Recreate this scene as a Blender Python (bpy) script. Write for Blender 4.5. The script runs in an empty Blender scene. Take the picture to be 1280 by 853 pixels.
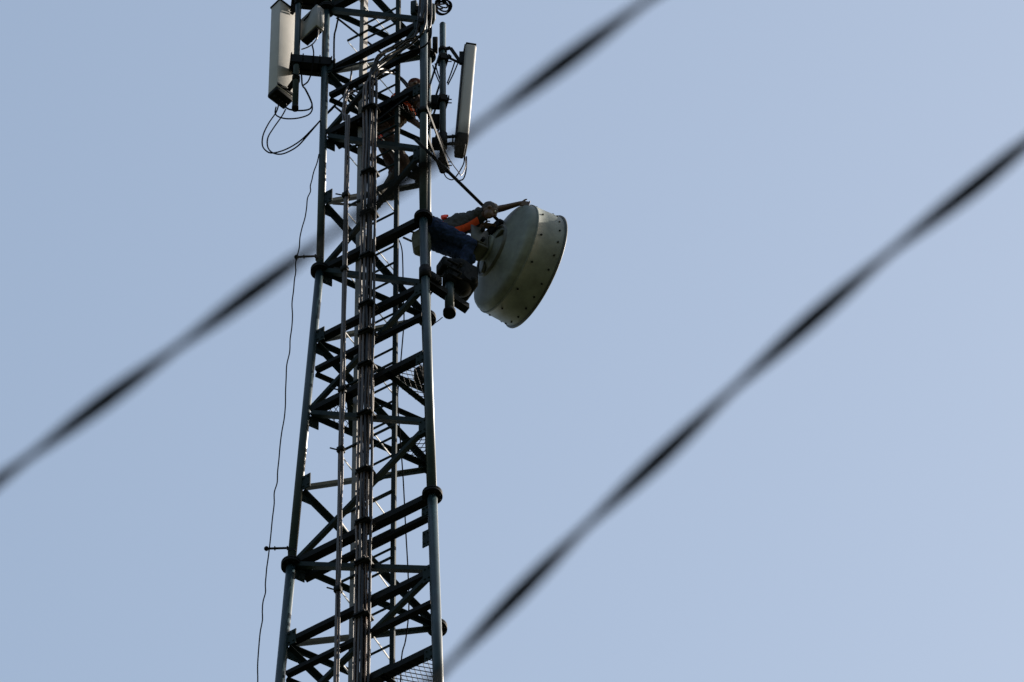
import bpy, bmesh, math, random
from mathutils import Vector, Matrix
random.seed(7)
SC = bpy.context.scene
COL = SC.collection
V = Vector
GROUND_Z = -64.4          # local height of the ground; everything is lifted by this at the end
TOPS = []                 # every top-level object

# ------------------------------------------------------------------ materials
def mat(name, col, rough=.5, metal=0., spec=.5, vary=.25, scale=6., col2=None, bump=0.):
    m = bpy.data.materials.new(name); m.use_nodes = True
    nt = m.node_tree; b = nt.nodes['Principled BSDF']
    b.inputs['Roughness'].default_value = rough
    b.inputs['Metallic'].default_value = metal
    b.inputs['Specular IOR Level'].default_value = spec
    tc = nt.nodes.new('ShaderNodeTexCoord')
    n = nt.nodes.new('ShaderNodeTexNoise'); n.inputs['Scale'].default_value = scale
    n.inputs['Detail'].default_value = 6; n.inputs['Roughness'].default_value = .65
    r = nt.nodes.new('ShaderNodeValToRGB')
    c2 = col2 or tuple(max(0, c * (1 - vary)) for c in col)
    c1 = tuple(min(1, c * (1 + vary * .5)) for c in col)
    r.color_ramp.elements[0].position = .35; r.color_ramp.elements[1].position = .65
    r.color_ramp.elements[0].color = (*c2, 1); r.color_ramp.elements[1].color = (*c1, 1)
    nt.links.new(tc.outputs['Object'], n.inputs['Vector'])
    nt.links.new(n.outputs['Fac'], r.inputs['Fac'])
    nt.links.new(r.outputs['Color'], b.inputs['Base Color'])
    if bump:
        bp = nt.nodes.new('ShaderNodeBump'); bp.inputs['Strength'].default_value = bump
        bp.inputs['Distance'].default_value = .01
        nt.links.new(n.outputs['Fac'], bp.inputs['Height']); nt.links.new(bp.outputs['Normal'], b.inputs['Normal'])
    return m

M = dict(
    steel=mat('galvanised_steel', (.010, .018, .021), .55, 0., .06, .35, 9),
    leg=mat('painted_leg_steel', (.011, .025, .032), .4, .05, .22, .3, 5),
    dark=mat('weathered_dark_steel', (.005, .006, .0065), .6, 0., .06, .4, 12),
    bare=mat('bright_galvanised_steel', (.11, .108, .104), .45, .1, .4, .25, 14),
    zinc=mat('sunlit_zinc_steel', (.50, .49, .47), .45, .1, .4, .2, 14),  # sunlight on the slanting braces put into a brighter steel colour
    rubber=mat('black_cable_sheath', (.005, .0045, .0045), .42, 0, .2, .3, 8),
    sunstreak=mat('sun_streak_cable_sheath', (.065, .046, .037), .45, 0, .4, .5, 20),  # sun streaks on black cables, put into a paler sheath colour
    jumper=mat('matte_jumper_cable_sheath', (.006, .006, .007), .8, 0, 0., .3, 8),
    browncable=mat('faded_cable_sheath', (.042, .031, .026), .45, 0, .5, .4, 30),
    radome=mat('antenna_plastic', (.245, .243, .235), .5, 0, .4, .08, 3),
    radio=mat('radio_unit_paint', (.15, .155, .155), .45, 0, .4, .12, 6),
    dish=mat('dish_grey_paint', (.105, .122, .115), .48, 0, .35, .34, 4.5),
    dishdark=mat('dish_mount_and_rim_shade_paint', (.03, .034, .028), .5, .1, .5, .3, 10),  # mount paint; also carries the shade put on the dish rim lip
    jeans=mat('blue_denim', (.008, .02, .065), .85, 0, .2, .4, 25, bump=.4),
    shirt=mat('grey_shirt_cloth', (.035, .04, .048), .85, 0, .2, .25, 18, bump=.3),
    brown=mat('brown_jacket_cloth', (.034, .017, .010), .85, 0, .2, .35, 15, bump=.3),
    khaki=mat('brown_trouser_cloth', (.03, .016, .011), .85, 0, .2, .35, 15, bump=.3),
    skin=mat('skin', (.06, .031, .022), .5, 0, .4, .15, 20),
    hair=mat('dark_hair', (.02, .012, .01), .6, 0, .4, .3, 40),
    capred=mat('rust_red_cap_cloth', (.06, .018, .012), .8, 0, .2, .2, 20),
    orange=mat('orange_harness_webbing', (.62, .075, .02), .7, 0, .3, .2, 30),
    red=mat('red_harness_buckle', (.75, .05, .025), .5, 0, .4, .15, 30),
    boot=mat('black_boot_leather', (.02, .019, .018), .5, 0, .4, .3, 20),
    canvas=mat('pale_canvas', (.07, .078, .068), .8, 0, .2, .25, 20, bump=.3),
    white=mat('eye_white', (.7, .68, .65), .3),
    wire=mat('weathered_wire_insulation', (.006, .007, .009), .7, 0, .03, .3, 8),
    ground=mat('dry_grass_ground', (.035, .04, .02), .95, 0, .1, .45, .3),
)

# ------------------------------------------------------------------ mesh helpers
def basis(d, hint=V((0, 0, 1))):
    d = d.normalized()
    if abs(d.dot(hint)) > .98: hint = V((1, 0, 0)) if abs(d.x) < .9 else V((0, 1, 0))
    a = hint - d * hint.dot(d); a.normalize()
    return a, d.cross(a)

def prism(bm, p, q, prof, u, w):
    """extrude the closed 2-D profile (in axes u, w) from p to q"""
    p, q = V(p), V(q)
    A = [bm.verts.new(p + u * x + w * y) for x, y in prof]
    B = [bm.verts.new(q + u * x + w * y) for x, y in prof]
    n = len(prof)
    for i in range(n):
        bm.faces.new((A[i], A[(i + 1) % n], B[(i + 1) % n], B[i]))
    bm.faces.new(A[::-1]); bm.faces.new(B)

def angle(bm, p, q, w, t, hint):
    """L-section steel: one leaf along `hint`, the other square to it"""
    p, q = V(p), V(q)
    a, b = basis(q - p, V(hint))
    prism(bm, p, q, [(0, 0), (w, 0), (w, t), (t, t), (t, w), (0, w)], a, b)

def rect(bm, p, q, w, t, hint):
    p, q = V(p), V(q)
    a, b = basis(q - p, V(hint))
    prism(bm, p, q, [(-w / 2, -t / 2), (w / 2, -t / 2), (w / 2, t / 2), (-w / 2, t / 2)], a, b)

def cone(bm, p, q, r1, r2=None, n=16):
    p, q = V(p), V(q); r2 = r1 if r2 is None else r2
    a, b = basis(q - p)
    A, B = [], []
    for i in range(n):
        t = 2 * math.pi * i / n; d = a * math.cos(t) + b * math.sin(t)
        A.append(bm.verts.new(p + d * r1)); B.append(bm.verts.new(q + d * r2))
    for i in range(n):
        f = bm.faces.new((A[i], A[(i + 1) % n], B[(i + 1) % n], B[i])); f.smooth = True
    bm.faces.new(A[::-1]); bm.faces.new(B)

def spline(pts, k=6):
    pts = [V(p) for p in pts]
    if len(pts) < 3: return pts
    P_ = [pts[0] * 2 - pts[1]] + pts + [pts[-1] * 2 - pts[-2]]
    out = []
    for i in range(1, len(P_) - 2):
        p0, p1, p2, p3 = P_[i - 1:i + 3]
        for j in range(k):
            t = j / k
            out.append(.5 * ((2 * p1) + (p2 - p0) * t + (2 * p0 - 5 * p1 + 4 * p2 - p3) * t * t + (3 * p1 - p0 - 3 * p2 + p3) * t ** 3))
    out.append(pts[-1])
    return out

def tube(bm, pts, r, n=8, k=6):
    pts = spline(pts, k)
    d = (pts[1] - pts[0]).normalized(); a, b = basis(d)
    rings = []
    for i, p in enumerate(pts):
        d = (pts[min(i + 1, len(pts) - 1)] - pts[max(i - 1, 0)]).normalized()
        a = (a - d * a.dot(d)).normalized(); b = d.cross(a)
        rings.append([bm.verts.new(p + (a * math.cos(2 * math.pi * j / n) + b * math.sin(2 * math.pi * j / n)) * r) for j in range(n)])
    for A, B in zip(rings, rings[1:]):
        for j in range(n):
            f = bm.faces.new((A[j], A[(j + 1) % n], B[(j + 1) % n], B[j])); f.smooth = True
    bm.faces.new(rings[0][::-1]); bm.faces.new(rings[-1])

def block(bm, c, ux, uy, uz, dims, bevel=0., seg=2):
    """box of size dims in axes ux, uy, uz about c, optionally with rounded edges"""
    b2 = bmesh.new(); bmesh.ops.create_cube(b2, size=1)
    for v in b2.verts: v.co = V((v.co.x * dims[0], v.co.y * dims[1], v.co.z * dims[2]))
    if bevel: bmesh.ops.bevel(b2, geom=b2.edges[:], offset=bevel, segments=seg, affect='EDGES', profile=.5)
    c = V(c); vm = {}
    for v in b2.verts: vm[v] = bm.verts.new(c + ux * v.co.x + uy * v.co.y + uz * v.co.z)
    for f in b2.faces:
        nf = bm.faces.new([vm[v] for v in f.verts]); nf.smooth = bool(bevel)
    b2.free()

def lathe(bm, prof, o, axis, n=64):
    """revolve (s, r) about the axis through o"""
    a, b = basis(axis); axis = axis.normalized(); rings = []
    for s, r in prof:
        c = o + axis * s
        if r < 1e-4: rings.append([bm.verts.new(c)]); continue
        rings.append([bm.verts.new(c + (a * math.cos(2 * math.pi * j / n) + b * math.sin(2 * math.pi * j / n)) * r) for j in range(n)])
    for A, B in zip(rings, rings[1:]):
        for j in range(n):
            k = (j + 1) % n
            if len(A) == 1: f = bm.faces.new((A[0], B[k], B[j]))
            elif len(B) == 1: f = bm.faces.new((A[j], A[k], B[0]))
            else: f = bm.faces.new((A[j], A[k], B[k], B[j]))
            f.smooth = True

def ball(bm, c, r, ax=None, seg=16):
    """ellipsoid with radii r = (rx, ry, rz) in axes ax"""
    ax = ax or (V((1, 0, 0)), V((0, 1, 0)), V((0, 0, 1)))
    b2 = bmesh.new(); bmesh.ops.create_uvsphere(b2, u_segments=seg, v_segments=seg // 2 + 2, radius=1)
    vm = {}
    for v in b2.verts: vm[v] = bm.verts.new(V(c) + ax[0] * (v.co.x * r[0]) + ax[1] * (v.co.y * r[1]) + ax[2] * (v.co.z * r[2]))
    for f in b2.faces: bm.faces.new([vm[v] for v in f.verts]).smooth = True
    b2.free()

def capsule(bm, p, q, r1, r2):
    cone(bm, p, q, r1, r2, 14); ball(bm, p, (r1, r1, r1), seg=14); ball(bm, q, (r2, r2, r2), seg=14)

def worldloc(o):
    p = V((0, 0, 0))
    while o: p = p + o.location; o = o.parent
    return p

def obj(name, bm, m, parent=None, at=None):
    me = bpy.data.meshes.new(name)
    bmesh.ops.recalc_face_normals(bm, faces=bm.faces[:])
    base = worldloc(parent) if parent else V(at or (0, 0, 0))
    bmesh.ops.translate(bm, verts=bm.verts[:], vec=-base)
    bm.to_mesh(me); bm.free()
    me.materials.append(M[m])
    o = bpy.data.objects.new(name, me); COL.objects.link(o)
    if parent: o.parent = parent
    else: o.location = base; TOPS.append(o)
    return o

def fuse(o, voxel, smooth=3, noise=0.):
    """merge overlapping closed shapes of o into one continuous skin"""
    r = o.modifiers.new('r', 'REMESH'); r.mode = 'VOXEL'; r.voxel_size = voxel; r.use_smooth_shade = True
    s = o.modifiers.new('s', 'SMOOTH'); s.factor = .5; s.iterations = smooth
    if noise:
        t = bpy.data.textures.new('folds', 'CLOUDS'); t.noise_scale = .065
        d = o.modifiers.new('d', 'DISPLACE'); d.texture = t; d.strength = noise; d.mid_level = .5
    bpy.context.view_layer.update()
    dg = bpy.context.evaluated_depsgraph_get()
    me = bpy.data.meshes.new_from_object(o.evaluated_get(dg))
    old = o.data; o.modifiers.clear(); o.data = me
    bpy.data.meshes.remove(old); me.name = o.name
    return o

def tag(o, label=None, cat=None, group=None, kind=None):
    if label: o['label'] = label
    if cat: o['category'] = cat
    if group: o['group'] = group
    if kind: o['kind'] = kind
    return o

def thing(name, label, cat, loc, group=None):
    o = bpy.data.objects.new(name, None); COL.objects.link(o)
    o.location = V(loc); o.empty_display_size = .3; TOPS.append(o)
    return tag(o, label, cat, group)

def B(): return bmesh.new()

# ------------------------------------------------------------------ ground
bm = B(); S = 6000; N_ = 24
vs = [[bm.verts.new((-S + 2 * S * i / N_, -S + 2 * S * j / N_, GROUND_Z)) for j in range(N_ + 1)] for i in range(N_ + 1)]
for i in range(N_):
    for j in range(N_): bm.faces.new((vs[i][j], vs[i + 1][j], vs[i + 1][j + 1], vs[i][j + 1]))
tag(obj('ground', bm, 'ground'), kind='structure')

# ------------------------------------------------------------------ the lattice tower
PSI = -.5650658896; R0, R6 = 1.1056, .86236
def rad(z): return R0 + (R6 - R0) * z / 6 if z < 6 else R6
def leg(i, z):            # i: 0 left, 1 near right, 2 far right
    a = PSI + math.radians((210, 330, 90)[i])
    return V((rad(z) * math.cos(a), rad(z) * math.sin(a), z))
TOP_Z = 15.
tower = thing('lattice_tower', 'tall three-legged grey steel lattice tower with cross braces, seen from below', 'tower', (0, 0, GROUND_Z))
LR = lambda z: .048 if z > 6 else (.052 if z > 0 else .057)
legs = []
for i in range(3):
    bm = B()
    for z0, z1 in ((6, 12), (0, 6), (-6, 0), (12, TOP_Z), (GROUND_Z, -6)):
        cone(bm, leg(i, z0), leg(i, z1), LR(z0 + 1), LR(z0 + 1), 28)
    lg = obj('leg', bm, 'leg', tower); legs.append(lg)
    for z in (12, 6, 0, -6):
        bm = B(); r = LR(z - 1)
        for dz in (-.019, .019):
            cone(bm, leg(i, z) + V((0, 0, dz - .016)), leg(i, z) + V((0, 0, dz + .016)), r + .062, None, 32)
        for k in range(8):
            t = k * math.pi / 4 + .3; c = leg(i, z) + V((math.cos(t), math.sin(t), 0)) * (r + .034)
            cone(bm, c + V((0, 0, -.06)), c + V((0, 0, .06)), .011, None, 6)
        obj('flange', bm, 'dark', lg)

UP = V((0, 0, 1))
def inset(p, q, a, b):
    d = (q - p).normalized(); return p + d * a, q - d * b
def normal(i, j):         # outward normal of the face between legs i and j
    m = leg(i, 3) + leg(j, 3); m.z = 0; return m.normalized()
def member(name, i, zi, j, zj, w, m='steel', kind='angle', off=0., drop=0.):
    p, q = inset(leg(i, zi), leg(j, zj), .07, .07)
    n = normal(i, j) * off + V((0, 0, drop)); p += n; q += n
    bm = B()
    if kind == 'angle': angle(bm, p, q, w, .009, -normal(i, j))
    elif kind == 'flat': rect(bm, p, q, w, .01, UP)
    else: cone(bm, p, q, w / 2, None, 14)
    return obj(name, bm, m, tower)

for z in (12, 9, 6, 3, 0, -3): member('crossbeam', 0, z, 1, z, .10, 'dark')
for z in (10.5, 4.5, -1.5): member('crossbeam', 0, z, 1, z, .085, 'dark')
member('crossbeam', 0, 0, 1, 0, .075, 'dark', off=-.16, drop=-.12)
for z in (9.9, 3.85, -2.1):
    for i, j in ((0, 1), (0, 2), (1, 2)): member('handrail', i, z, j, z, .07 if j == 1 else .05, 'dark' if j == 1 else 'steel')
for z in (12, 10.5, 9, 6, 4.5, 3, 0, -1.5, -3):
    member('crossbeam', 0, z, 2, z, .06); member('crossbeam', 1, z, 2, z, .06)
for k in range(-2, 5):
    z = 3 * k
    if -4 < z < 13:
        member('diagonal_brace', 0, z, 1, z - 1.5, .065)
        member('diagonal_brace', 0, z, 1, z + 1.5, .06)
        member('diagonal_brace', 0, z + 1.5, 2, z, .07)
        member('diagonal_brace', 0, z - 1.5, 2, z, .055)
        member('diagonal_brace', 1, z + 1.5, 2, z, .065)
        member('diagonal_brace', 1, z - 1.5, 2, z, .055)
# gusset plates standing out from the legs at the joints
def gusset(i, j, z, w=.12, h_=.26, dz=0.):
    d = (leg(j, z) - leg(i, z)).normalized(); p = leg(i, z) + d * (LR(z) - .01 + w / 2) + V((0, 0, dz))
    bm = B(); block(bm, p, d, UP.cross(d), UP, (w, .012, h_))
    nn = UP.cross(d)
    for q in (-.3, .3):
        for e in (-.25, .25): cone(bm, p + d * w * e + UP * h_ * q - nn * .02, p + d * w * e + UP * h_ * q + nn * .02, .013, None, 6)
    obj('gusset_plate', bm, 'steel', tower)
for z in (10.5, 7.5, 4.5, 1.5, -1.5): gusset(0, 1, z, dz=.06); gusset(0, 2, z, .13, .2, -.12); gusset(1, 0, z, .11, .3); gusset(1, 2, z, .1, .25)
for z in (9, 6, 3, 0, -3):
    gusset(0, 2, z, .13, .2, -.12); gusset(2, 0, z, .14, .3); gusset(2, 1, z, .1, .25)
    if z in (9, 3, -3): gusset(1, 0, z, .12, .2, -.05)
gusset(1, 0, -.8, .1, .3); gusset(1, 0, -.25, .1, .16)

# resting platforms: expanded metal in the three corners, with a bar along the inner edge
def clip(p, d, tri):
    lo, hi = -9., 9.
    for k in range(3):
        a, b, c = tri[k], tri[(k + 1) % 3], tri[(k + 2) % 3]
        e = b - a; n = V((-e.y, e.x, 0))
        if n.dot(c - a) < 0: n = -n
        s0, s1 = n.dot(p - a), n.dot(d)
        if abs(s1) < 1e-9:
            if s0 < 0: return None
            continue
        t = -s0 / s1
        if s1 > 0: lo = max(lo, t)
        else: hi = min(hi, t)
    return (lo, hi) if hi - lo > .01 else None
for z in (9, 3, -3):
    for i, fa, fb in ((0, .33, .34), (1, .36, .5), (2, .3, .3)):
        j, k = [x for x in (0, 1, 2) if x != i]
        A, Bp, Cp = leg(i, z), leg(i, z).lerp(leg(j, z), fa), leg(i, z).lerp(leg(k, z), fb)
        g = B(); u = (Bp - Cp).normalized()
        for s in (1, -1):
            d = V((u.x * math.cos(.55) - s * u.y * math.sin(.55), s * u.x * math.sin(.55) + u.y * math.cos(.55), 0))
            nn = V((-d.y, d.x, 0)); ctr = (A + Bp + Cp) / 3
            for m_ in range(-16, 17):
                p = ctr + nn * (m_ * .056); c = clip(p, d, (A, Bp, Cp))
                if c: rect(g, p + d * c[0] + UP * .004 * s, p + d * c[1] + UP * .004 * s, .011, .005, UP)
        obj('platform_grating', g, 'dark', tower)
        g = B(); angle(g, Bp, Cp, .075, .009, UP); obj('platform_bar', g, 'steel', tower)
# narrow tread plates along the near face of the top platform, and light struts above it
for (a, b, dp) in ((.04, .42, .26), (.50, .62, .2)):
    p, q = leg(0, 9).lerp(leg(1, 9), a), leg(0, 9).lerp(leg(1, 9), b); n = -normal(0, 1); d = (q - p).normalized()
    bm = B(); block(bm, (p + q) / 2 + n * (dp / 2 + .02) + UP * .02, d, n, UP, ((q - p).length, dp, .012))
    for e in (-.3, .3): block(bm, (p + q) / 2 + n * (dp / 2 + .02) + d * (q - p).length * e - UP * .02, d, n, UP, (.03, dp, .06))
    obj('tread_plate', bm, 'dark', tower)
for (i, zi, j, zj, fa, fb) in ((0, 10.5, 1, 9.9, .05, .5), (0, 9.0, 1, 10.5, .25, .45), (0, 9.9, 2, 9.0, .1, .6), (1, 10.5, 2, 9.6, .1, .7), (0, 7.5, 2, 8.4, .1, .55), (0, 12, 2, 11.2, .1, .6), (1, 9, 0, 8.4, .15, .45)):
    p, q = leg(i, zi), leg(j, zj); bm = B(); rect(bm, p.lerp(q, fa), p.lerp(q, fb), .035, .012, UP); obj('light_strut', bm, 'dark', tower)
# lightning conductor standoffs on the left leg
for (a, b) in (((-1.153, 0.020, 6.272), (-0.844, 0.036, 6.328)), ((-1.397, 0.030, 0.293), (-1.074, 0.046, 0.335))):
    bm = B(); a, b = V(a), V(b); cone(bm, a, b, .014, None, 8); ball(bm, a, (.03, .03, .03), seg=10)
    for t in (.3, .75): cone(bm, a.lerp(b, t - .02), a.lerp(b, t + .02), .026, None, 8)
    obj('standoff_bracket', bm, 'dark', tower)
    bm = B(); block(bm, b + V((-.03, -.03, -.1)), V((1, 0, 0)), V((0, 1, 0)), UP, (.09, .05, .04)); obj('leg_clip', bm, 'dark', tower)
# three round clamps on the near leg
for c in ((0.369, -0.800, 10.384), (0.406, -0.800, 7.070)):
    bm = B(); c = V(c); cone(bm, c + V((-.01, -.05, 0)), c + V((.01, .06, .0)), .045, None, 18); obj('pipe_stub', bm, 'dark', tower)

# ------------------------------------------------------------------ cable ladder up the middle
A0, B0, C0 = V((-.3985, -.13, 0)), V((.064, -.42, 0)), V((-.574, -.02, 0))
ladder = thing('cable_ladder', 'steel cable ladder with thin rungs and slanting flat braces inside the tower', 'ladder', (-.25, -.2, GROUND_Z))
U_ = (B0 - A0).normalized(); W_ = V((-U_.y, U_.x, 0))      # W_ points away from the camera
def rail(c, w, d, m, top=TOP_Z):
    bm = B(); t = .008
    p = c + V((0, 0, GROUND_Z)); q = c + V((0, 0, top))
    prism(bm, p, q, [(-w / 2, 0), (w / 2, 0), (w / 2, d), (w / 2 - t, d), (w / 2 - t, t), (-w / 2 + t, t), (-w / 2 + t, d), (-w / 2, d)], U_, W_)
    obj('rail', bm, m, ladder)
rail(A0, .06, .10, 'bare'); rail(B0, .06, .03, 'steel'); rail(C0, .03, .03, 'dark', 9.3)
for k in range(-12, 33):
    z = 7.02 + (k - 0) * -.3635 + 0.0
    if not -4.5 < z < 14.5: continue
    bm = B(); rect(bm, A0 + V((0, 0, z)) + W_ * .012, B0 + V((0, 0, z)) + W_ * .012, .026, .018, UP); obj('rung', bm, 'steel', ladder)
for k in range(-2, 12):
    z = (-0.624, -0.020, 11.151)[2] - 1.29 * k
    if z > 14.9: continue
    bm = B(); rect(bm, C0 + V((0, 0, z)) - W_ * .012, B0 + V((0, 0, z)) - W_ * .012, .03, .02, UP); obj('long_rung', bm, 'steel', ladder)
    bm = B(); p = C0 + V((0, 0, z)) + W_ * .035; q = B0 + V((0, 0, z - 1.95)) + W_ * .035
    d = (q - p).normalized(); n = V((.75, -.70, .22)); n = (n - d * n.dot(d)).normalized()
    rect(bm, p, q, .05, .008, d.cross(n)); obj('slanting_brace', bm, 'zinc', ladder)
for y in (172, 262, 318, 376, 440, 476, 518, 580, 650, 712, 760, 822):
    c = V((.0, 0, 0))
    z = 7.0 + (262 - y) / 62.
    bm = B(); c = A0 + U_ * .195 + V((0, -.31, z + .20)) - W_ * .05; rect(bm, c, c + V((0, .38, 0)), .05, .03, UP)
    block(bm, c, U_, W_, UP, (.21, .15, .05), .01, 1)
    block(bm, c - W_ * .085 + UP * .01, U_, W_, UP, (.15, .03, .03))
    obj('cable_clamp', bm, 'dark', ladder)

# feeder cables: the thick bundle just right of the first rail
zt = 9.6
for k in range(11):
    row = k // 4; u = .118 + .047 * (k % 4) + (.023 if row == 1 else 0) - (.0 if row < 2 else .0); w = -.03 - .033 * row
    pts = [A0 + U_ * u + W_ * w + V((0, -.31, GROUND_Z))]
    z = -5.
    while z < zt:
        pts.append(A0 + U_ * (u + random.uniform(-.008, .008)) + W_ * (w + random.uniform(-.008, .008)) + V((0, -.31, z))); z += .62
    fan = [[(-0.204, -0.600, 9.573), (-0.105, -0.640, 9.850), (0.097, -0.620, 10.112), (0.299, -0.720, 10.243), (0.409, -0.850, 10.573), (0.428, -0.860, 11.423)],
           [(-0.224, -0.600, 9.498), (-0.124, -0.640, 9.700), (0.077, -0.620, 9.961), (0.289, -0.720, 10.073), (0.430, -0.840, 10.303), (0.438, -0.860, 11.423)],
           [(-0.233, -0.600, 9.386), (-0.092, -0.640, 9.476), (0.081, -0.300, 9.932), (0.234, -0.300, 9.599), (0.327, -0.300, 9.081), (0.450, -0.200, 8.868)],
           [(-0.244, -0.600, 9.572), (-0.125, -0.640, 9.887), (0.066, -0.620, 10.149), (0.269, -0.720, 10.148), (0.461, -0.800, 10.291), (0.470, -0.800, 11.520)],
           [(-0.263, -0.600, 9.441), (-0.144, -0.640, 9.587), (-0.001, -0.300, 10.043), (0.183, -0.250, 9.787), (0.317, -0.200, 9.457)],
           [(-0.284, -0.600, 9.441), (-0.357, -0.640, 9.657), (-0.515, -0.200, 10.491), (-0.671, -0.100, 10.757), (-0.849, -0.050, 10.984)],
           [(-0.225, -0.600, 9.629), (-0.165, -0.640, 9.811), (-0.004, -0.600, 10.066), (0.178, -0.700, 10.102), (0.308, -0.800, 10.212), (0.356, -0.860, 11.422)],
           [(-0.222, -0.560, 9.336), (-0.204, -0.500, 9.654), (-0.155, -0.450, 9.920)]]
    ends = fan[(3, 1, 0, 7, 4, 3, 7, 2, 7, 7, 6)[k]]
    pts += [V(e) + V((random.uniform(-.02, .02), random.uniform(-.03, .03), random.uniform(-.02, .02))) for e in ends]
    bm = B(); tube(bm, pts, .0155, 8, 4)
    tag(obj('feeder_cable', bm, 'sunstreak' if k in (3, 6, 8) else 'browncable' if k == 9 else 'rubber', at=pts[0]), 'black feeder cable strapped into the thick cable bundle up the middle of the tower', 'cable', 'feeder cables in the thick middle bundle')  # sun streaks of the bundle put into the colour of some cables
# the thinner bundle of faded coaxial cables on the left rail
for k in range(3):
    pts = [C0 + U_ * (.025 + .022 * k) - W_ * (.03 + .012 * (k % 2)) + V((0, -.37, GROUND_Z))]
    z = -5.
    while z < 9.1:
        pts.append(C0 + U_ * (.025 + .022 * k + random.uniform(-.006, .006)) - W_ * (.03 + .012 * (k % 2)) + V((0, -.37, z))); z += .55
    pts += [V(e) for e in ([(-0.620, -0.380, 8.939), (-0.575, -0.300, 9.433), (-0.497, -0.150, 9.797), (-0.425, -0.200, 9.665)], [(-0.598, -0.380, 8.755), (-0.574, -0.300, 9.340), (-0.527, -0.100, 9.798), (-0.466, -0.100, 9.743)], [(-0.608, -0.380, 8.755), (-0.596, -0.300, 9.470), (-0.540, -0.100, 10.023), (-0.513, -0.100, 10.400)])[k]]
    bm = B(); tube(bm, pts, .0125, 8, 4)
    tag(obj('coaxial_cable', bm, 'browncable', at=pts[0]), 'faded brown coaxial cable in the thin bundle left of the thick cable bundle', 'cable', 'coaxial cables in the thin left bundle')
for y in (275, 375, 532, 607, 775):
    z = 7.0 + (262 - y) / 62. - .05
    bm = B(); c = C0 + U_ * .045 + V((0, -.37, z + .22)) - W_ * .03; rect(bm, c, c + V((0, .40, 0)), .04, .03, UP)
    block(bm, c, U_, W_, UP, (.085, .08, .09), .008, 1); rect(bm, c - U_ * .14 + UP * .12 - W_ * .02, c - U_ * .03 - W_ * .02, .016, .01, UP)
    obj('cable_clamp', bm, 'dark', ladder)

# loose thin wires
def cable(name, label, pts, r, m='jumper', group=None, cat='cable'):
    bm = B(); tube(bm, pts, r, 6, 5)
    return tag(obj(name, bm, m, at=pts[0]), label, cat, group)
dw = [(-0.916, 0.000, 8.540), (-0.977, 0.000, 7.958), (-1.031, 0.000, 7.544), (-1.090, 0.000, 6.885), (-1.148, 0.020, 6.281), (-1.164, 0.020, 5.777), (-1.185, 0.020, 5.005), (-1.210, 0.020, 4.244), (-1.233, 0.020, 3.412), (-1.260, 0.020, 2.594), (-1.297, 0.030, 1.803), (-1.332, 0.030, 1.168), (-1.370, 0.030, 0.293), (-1.386, 0.030, -0.230), (-1.404, 0.030, -0.717), (-1.428, 0.030, -1.290), (-1.444, 0.030, -2.223), (-1.456, 0.030, -2.908)]
dw = [V(p) + V((random.uniform(-.012, .012), 0, 0)) for p in spline(dw, 3)]
cable('lightning_conductor', 'thin wavy dark wire hanging down outside the left leg of the tower', dw + [(-1.495, 0.030, -4.332)], .0075)
cable('drop_wire', 'thin dark wire hanging inside the tower beside its near right leg', [(0.031, -0.300, 6.061), (0.089, -0.200, 6.366), (0.140, -0.100, 6.322), (0.156, -0.100, 5.974), (0.164, -0.100, 5.284), (0.176, -0.100, 4.773), (0.150, -0.100, 4.098), (0.124, -0.100, 3.516), (0.107, -0.100, 3.104), (0.139, -0.100, 2.372), (0.181, -0.100, 1.492), (0.213, -0.100, 0.549), (0.244, -0.100, -0.299), (0.256, -0.100, -1.012), (0.222, -0.100, -1.582), (0.178, -0.100, -1.909), (0.164, -0.100, -2.758)], .008)

# ------------------------------------------------------------------ left sector antenna, its pole, bracket and radio unit
pu, pv = V((.75, .66, 0)).normalized(), V((-.66, .75, 0)).normalized()
pole_l = V((-1.227, -0.000, 10.826))
zb, ztop = V((-1.210, 0.000, 9.584)).z, V((-1.253, 0.000, 12.962)).z
mp = thing('antenna_pole', 'grey steel pipe in front of the pale left panel antenna', 'pole', (pole_l.x, pole_l.y, zb))
def pipe(root, x, y, z0, z1, r, dome=False):
    bm = B(); cone(bm, V((x, y, z0)), V((x, y, z1)), r, None, 24)
    if dome: ball(bm, V((x, y, z1)), (r, r, r * .8), seg=20)
    obj('pipe', bm, 'leg', root)
    bm = B(); cone(bm, V((x, y, z0 - .012)), V((x, y, z0 + .05)), r + .004, None, 24); obj('end_cap', bm, 'dark', root)
pipe(mp, pole_l.x, pole_l.y, zb, ztop, .04)
pl = V((-1.471, 0.020, 10.170)); ph = V((-1.516, 0.020, 12.221)); H_ = ph.z - pl.z
pa = thing('panel_antenna', 'pale tall panel antenna at the upper left, sunlit on the side facing the pole', 'antenna', tuple(pl + pu * .15 + pv * .1))
ctr = pl + pu * .145 + pv * .095 + UP * (H_ / 2)
bm = B(); block(bm, ctr, pu, pv, UP, (.275, .175, H_), .012, 2); obj('radome', bm, 'radome', pa)
bm = B(); block(bm, pl + pu * .145 + pv * .098 - UP * .045, pu, pv, UP, (.285, .18, .09), .02, 2)
block(bm, pl + pu * .145 + pv * .005 + UP * .05, pu, pv, UP, (.26, .02, .05))
for a in (.05, .11, .17, .23): cone(bm, pl + pu * a + pv * .09 - UP * .15, pl + pu * a + pv * .09 - UP * .08, .016, None, 10)
obj('connector_end', bm, 'dark', pa)
bm = B(); block(bm, ctr + UP * (H_ / 2 + .012), pu, pv, UP, (.30, .2, .03), .008, 1); obj('top_cap', bm, 'dark', pa)
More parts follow.
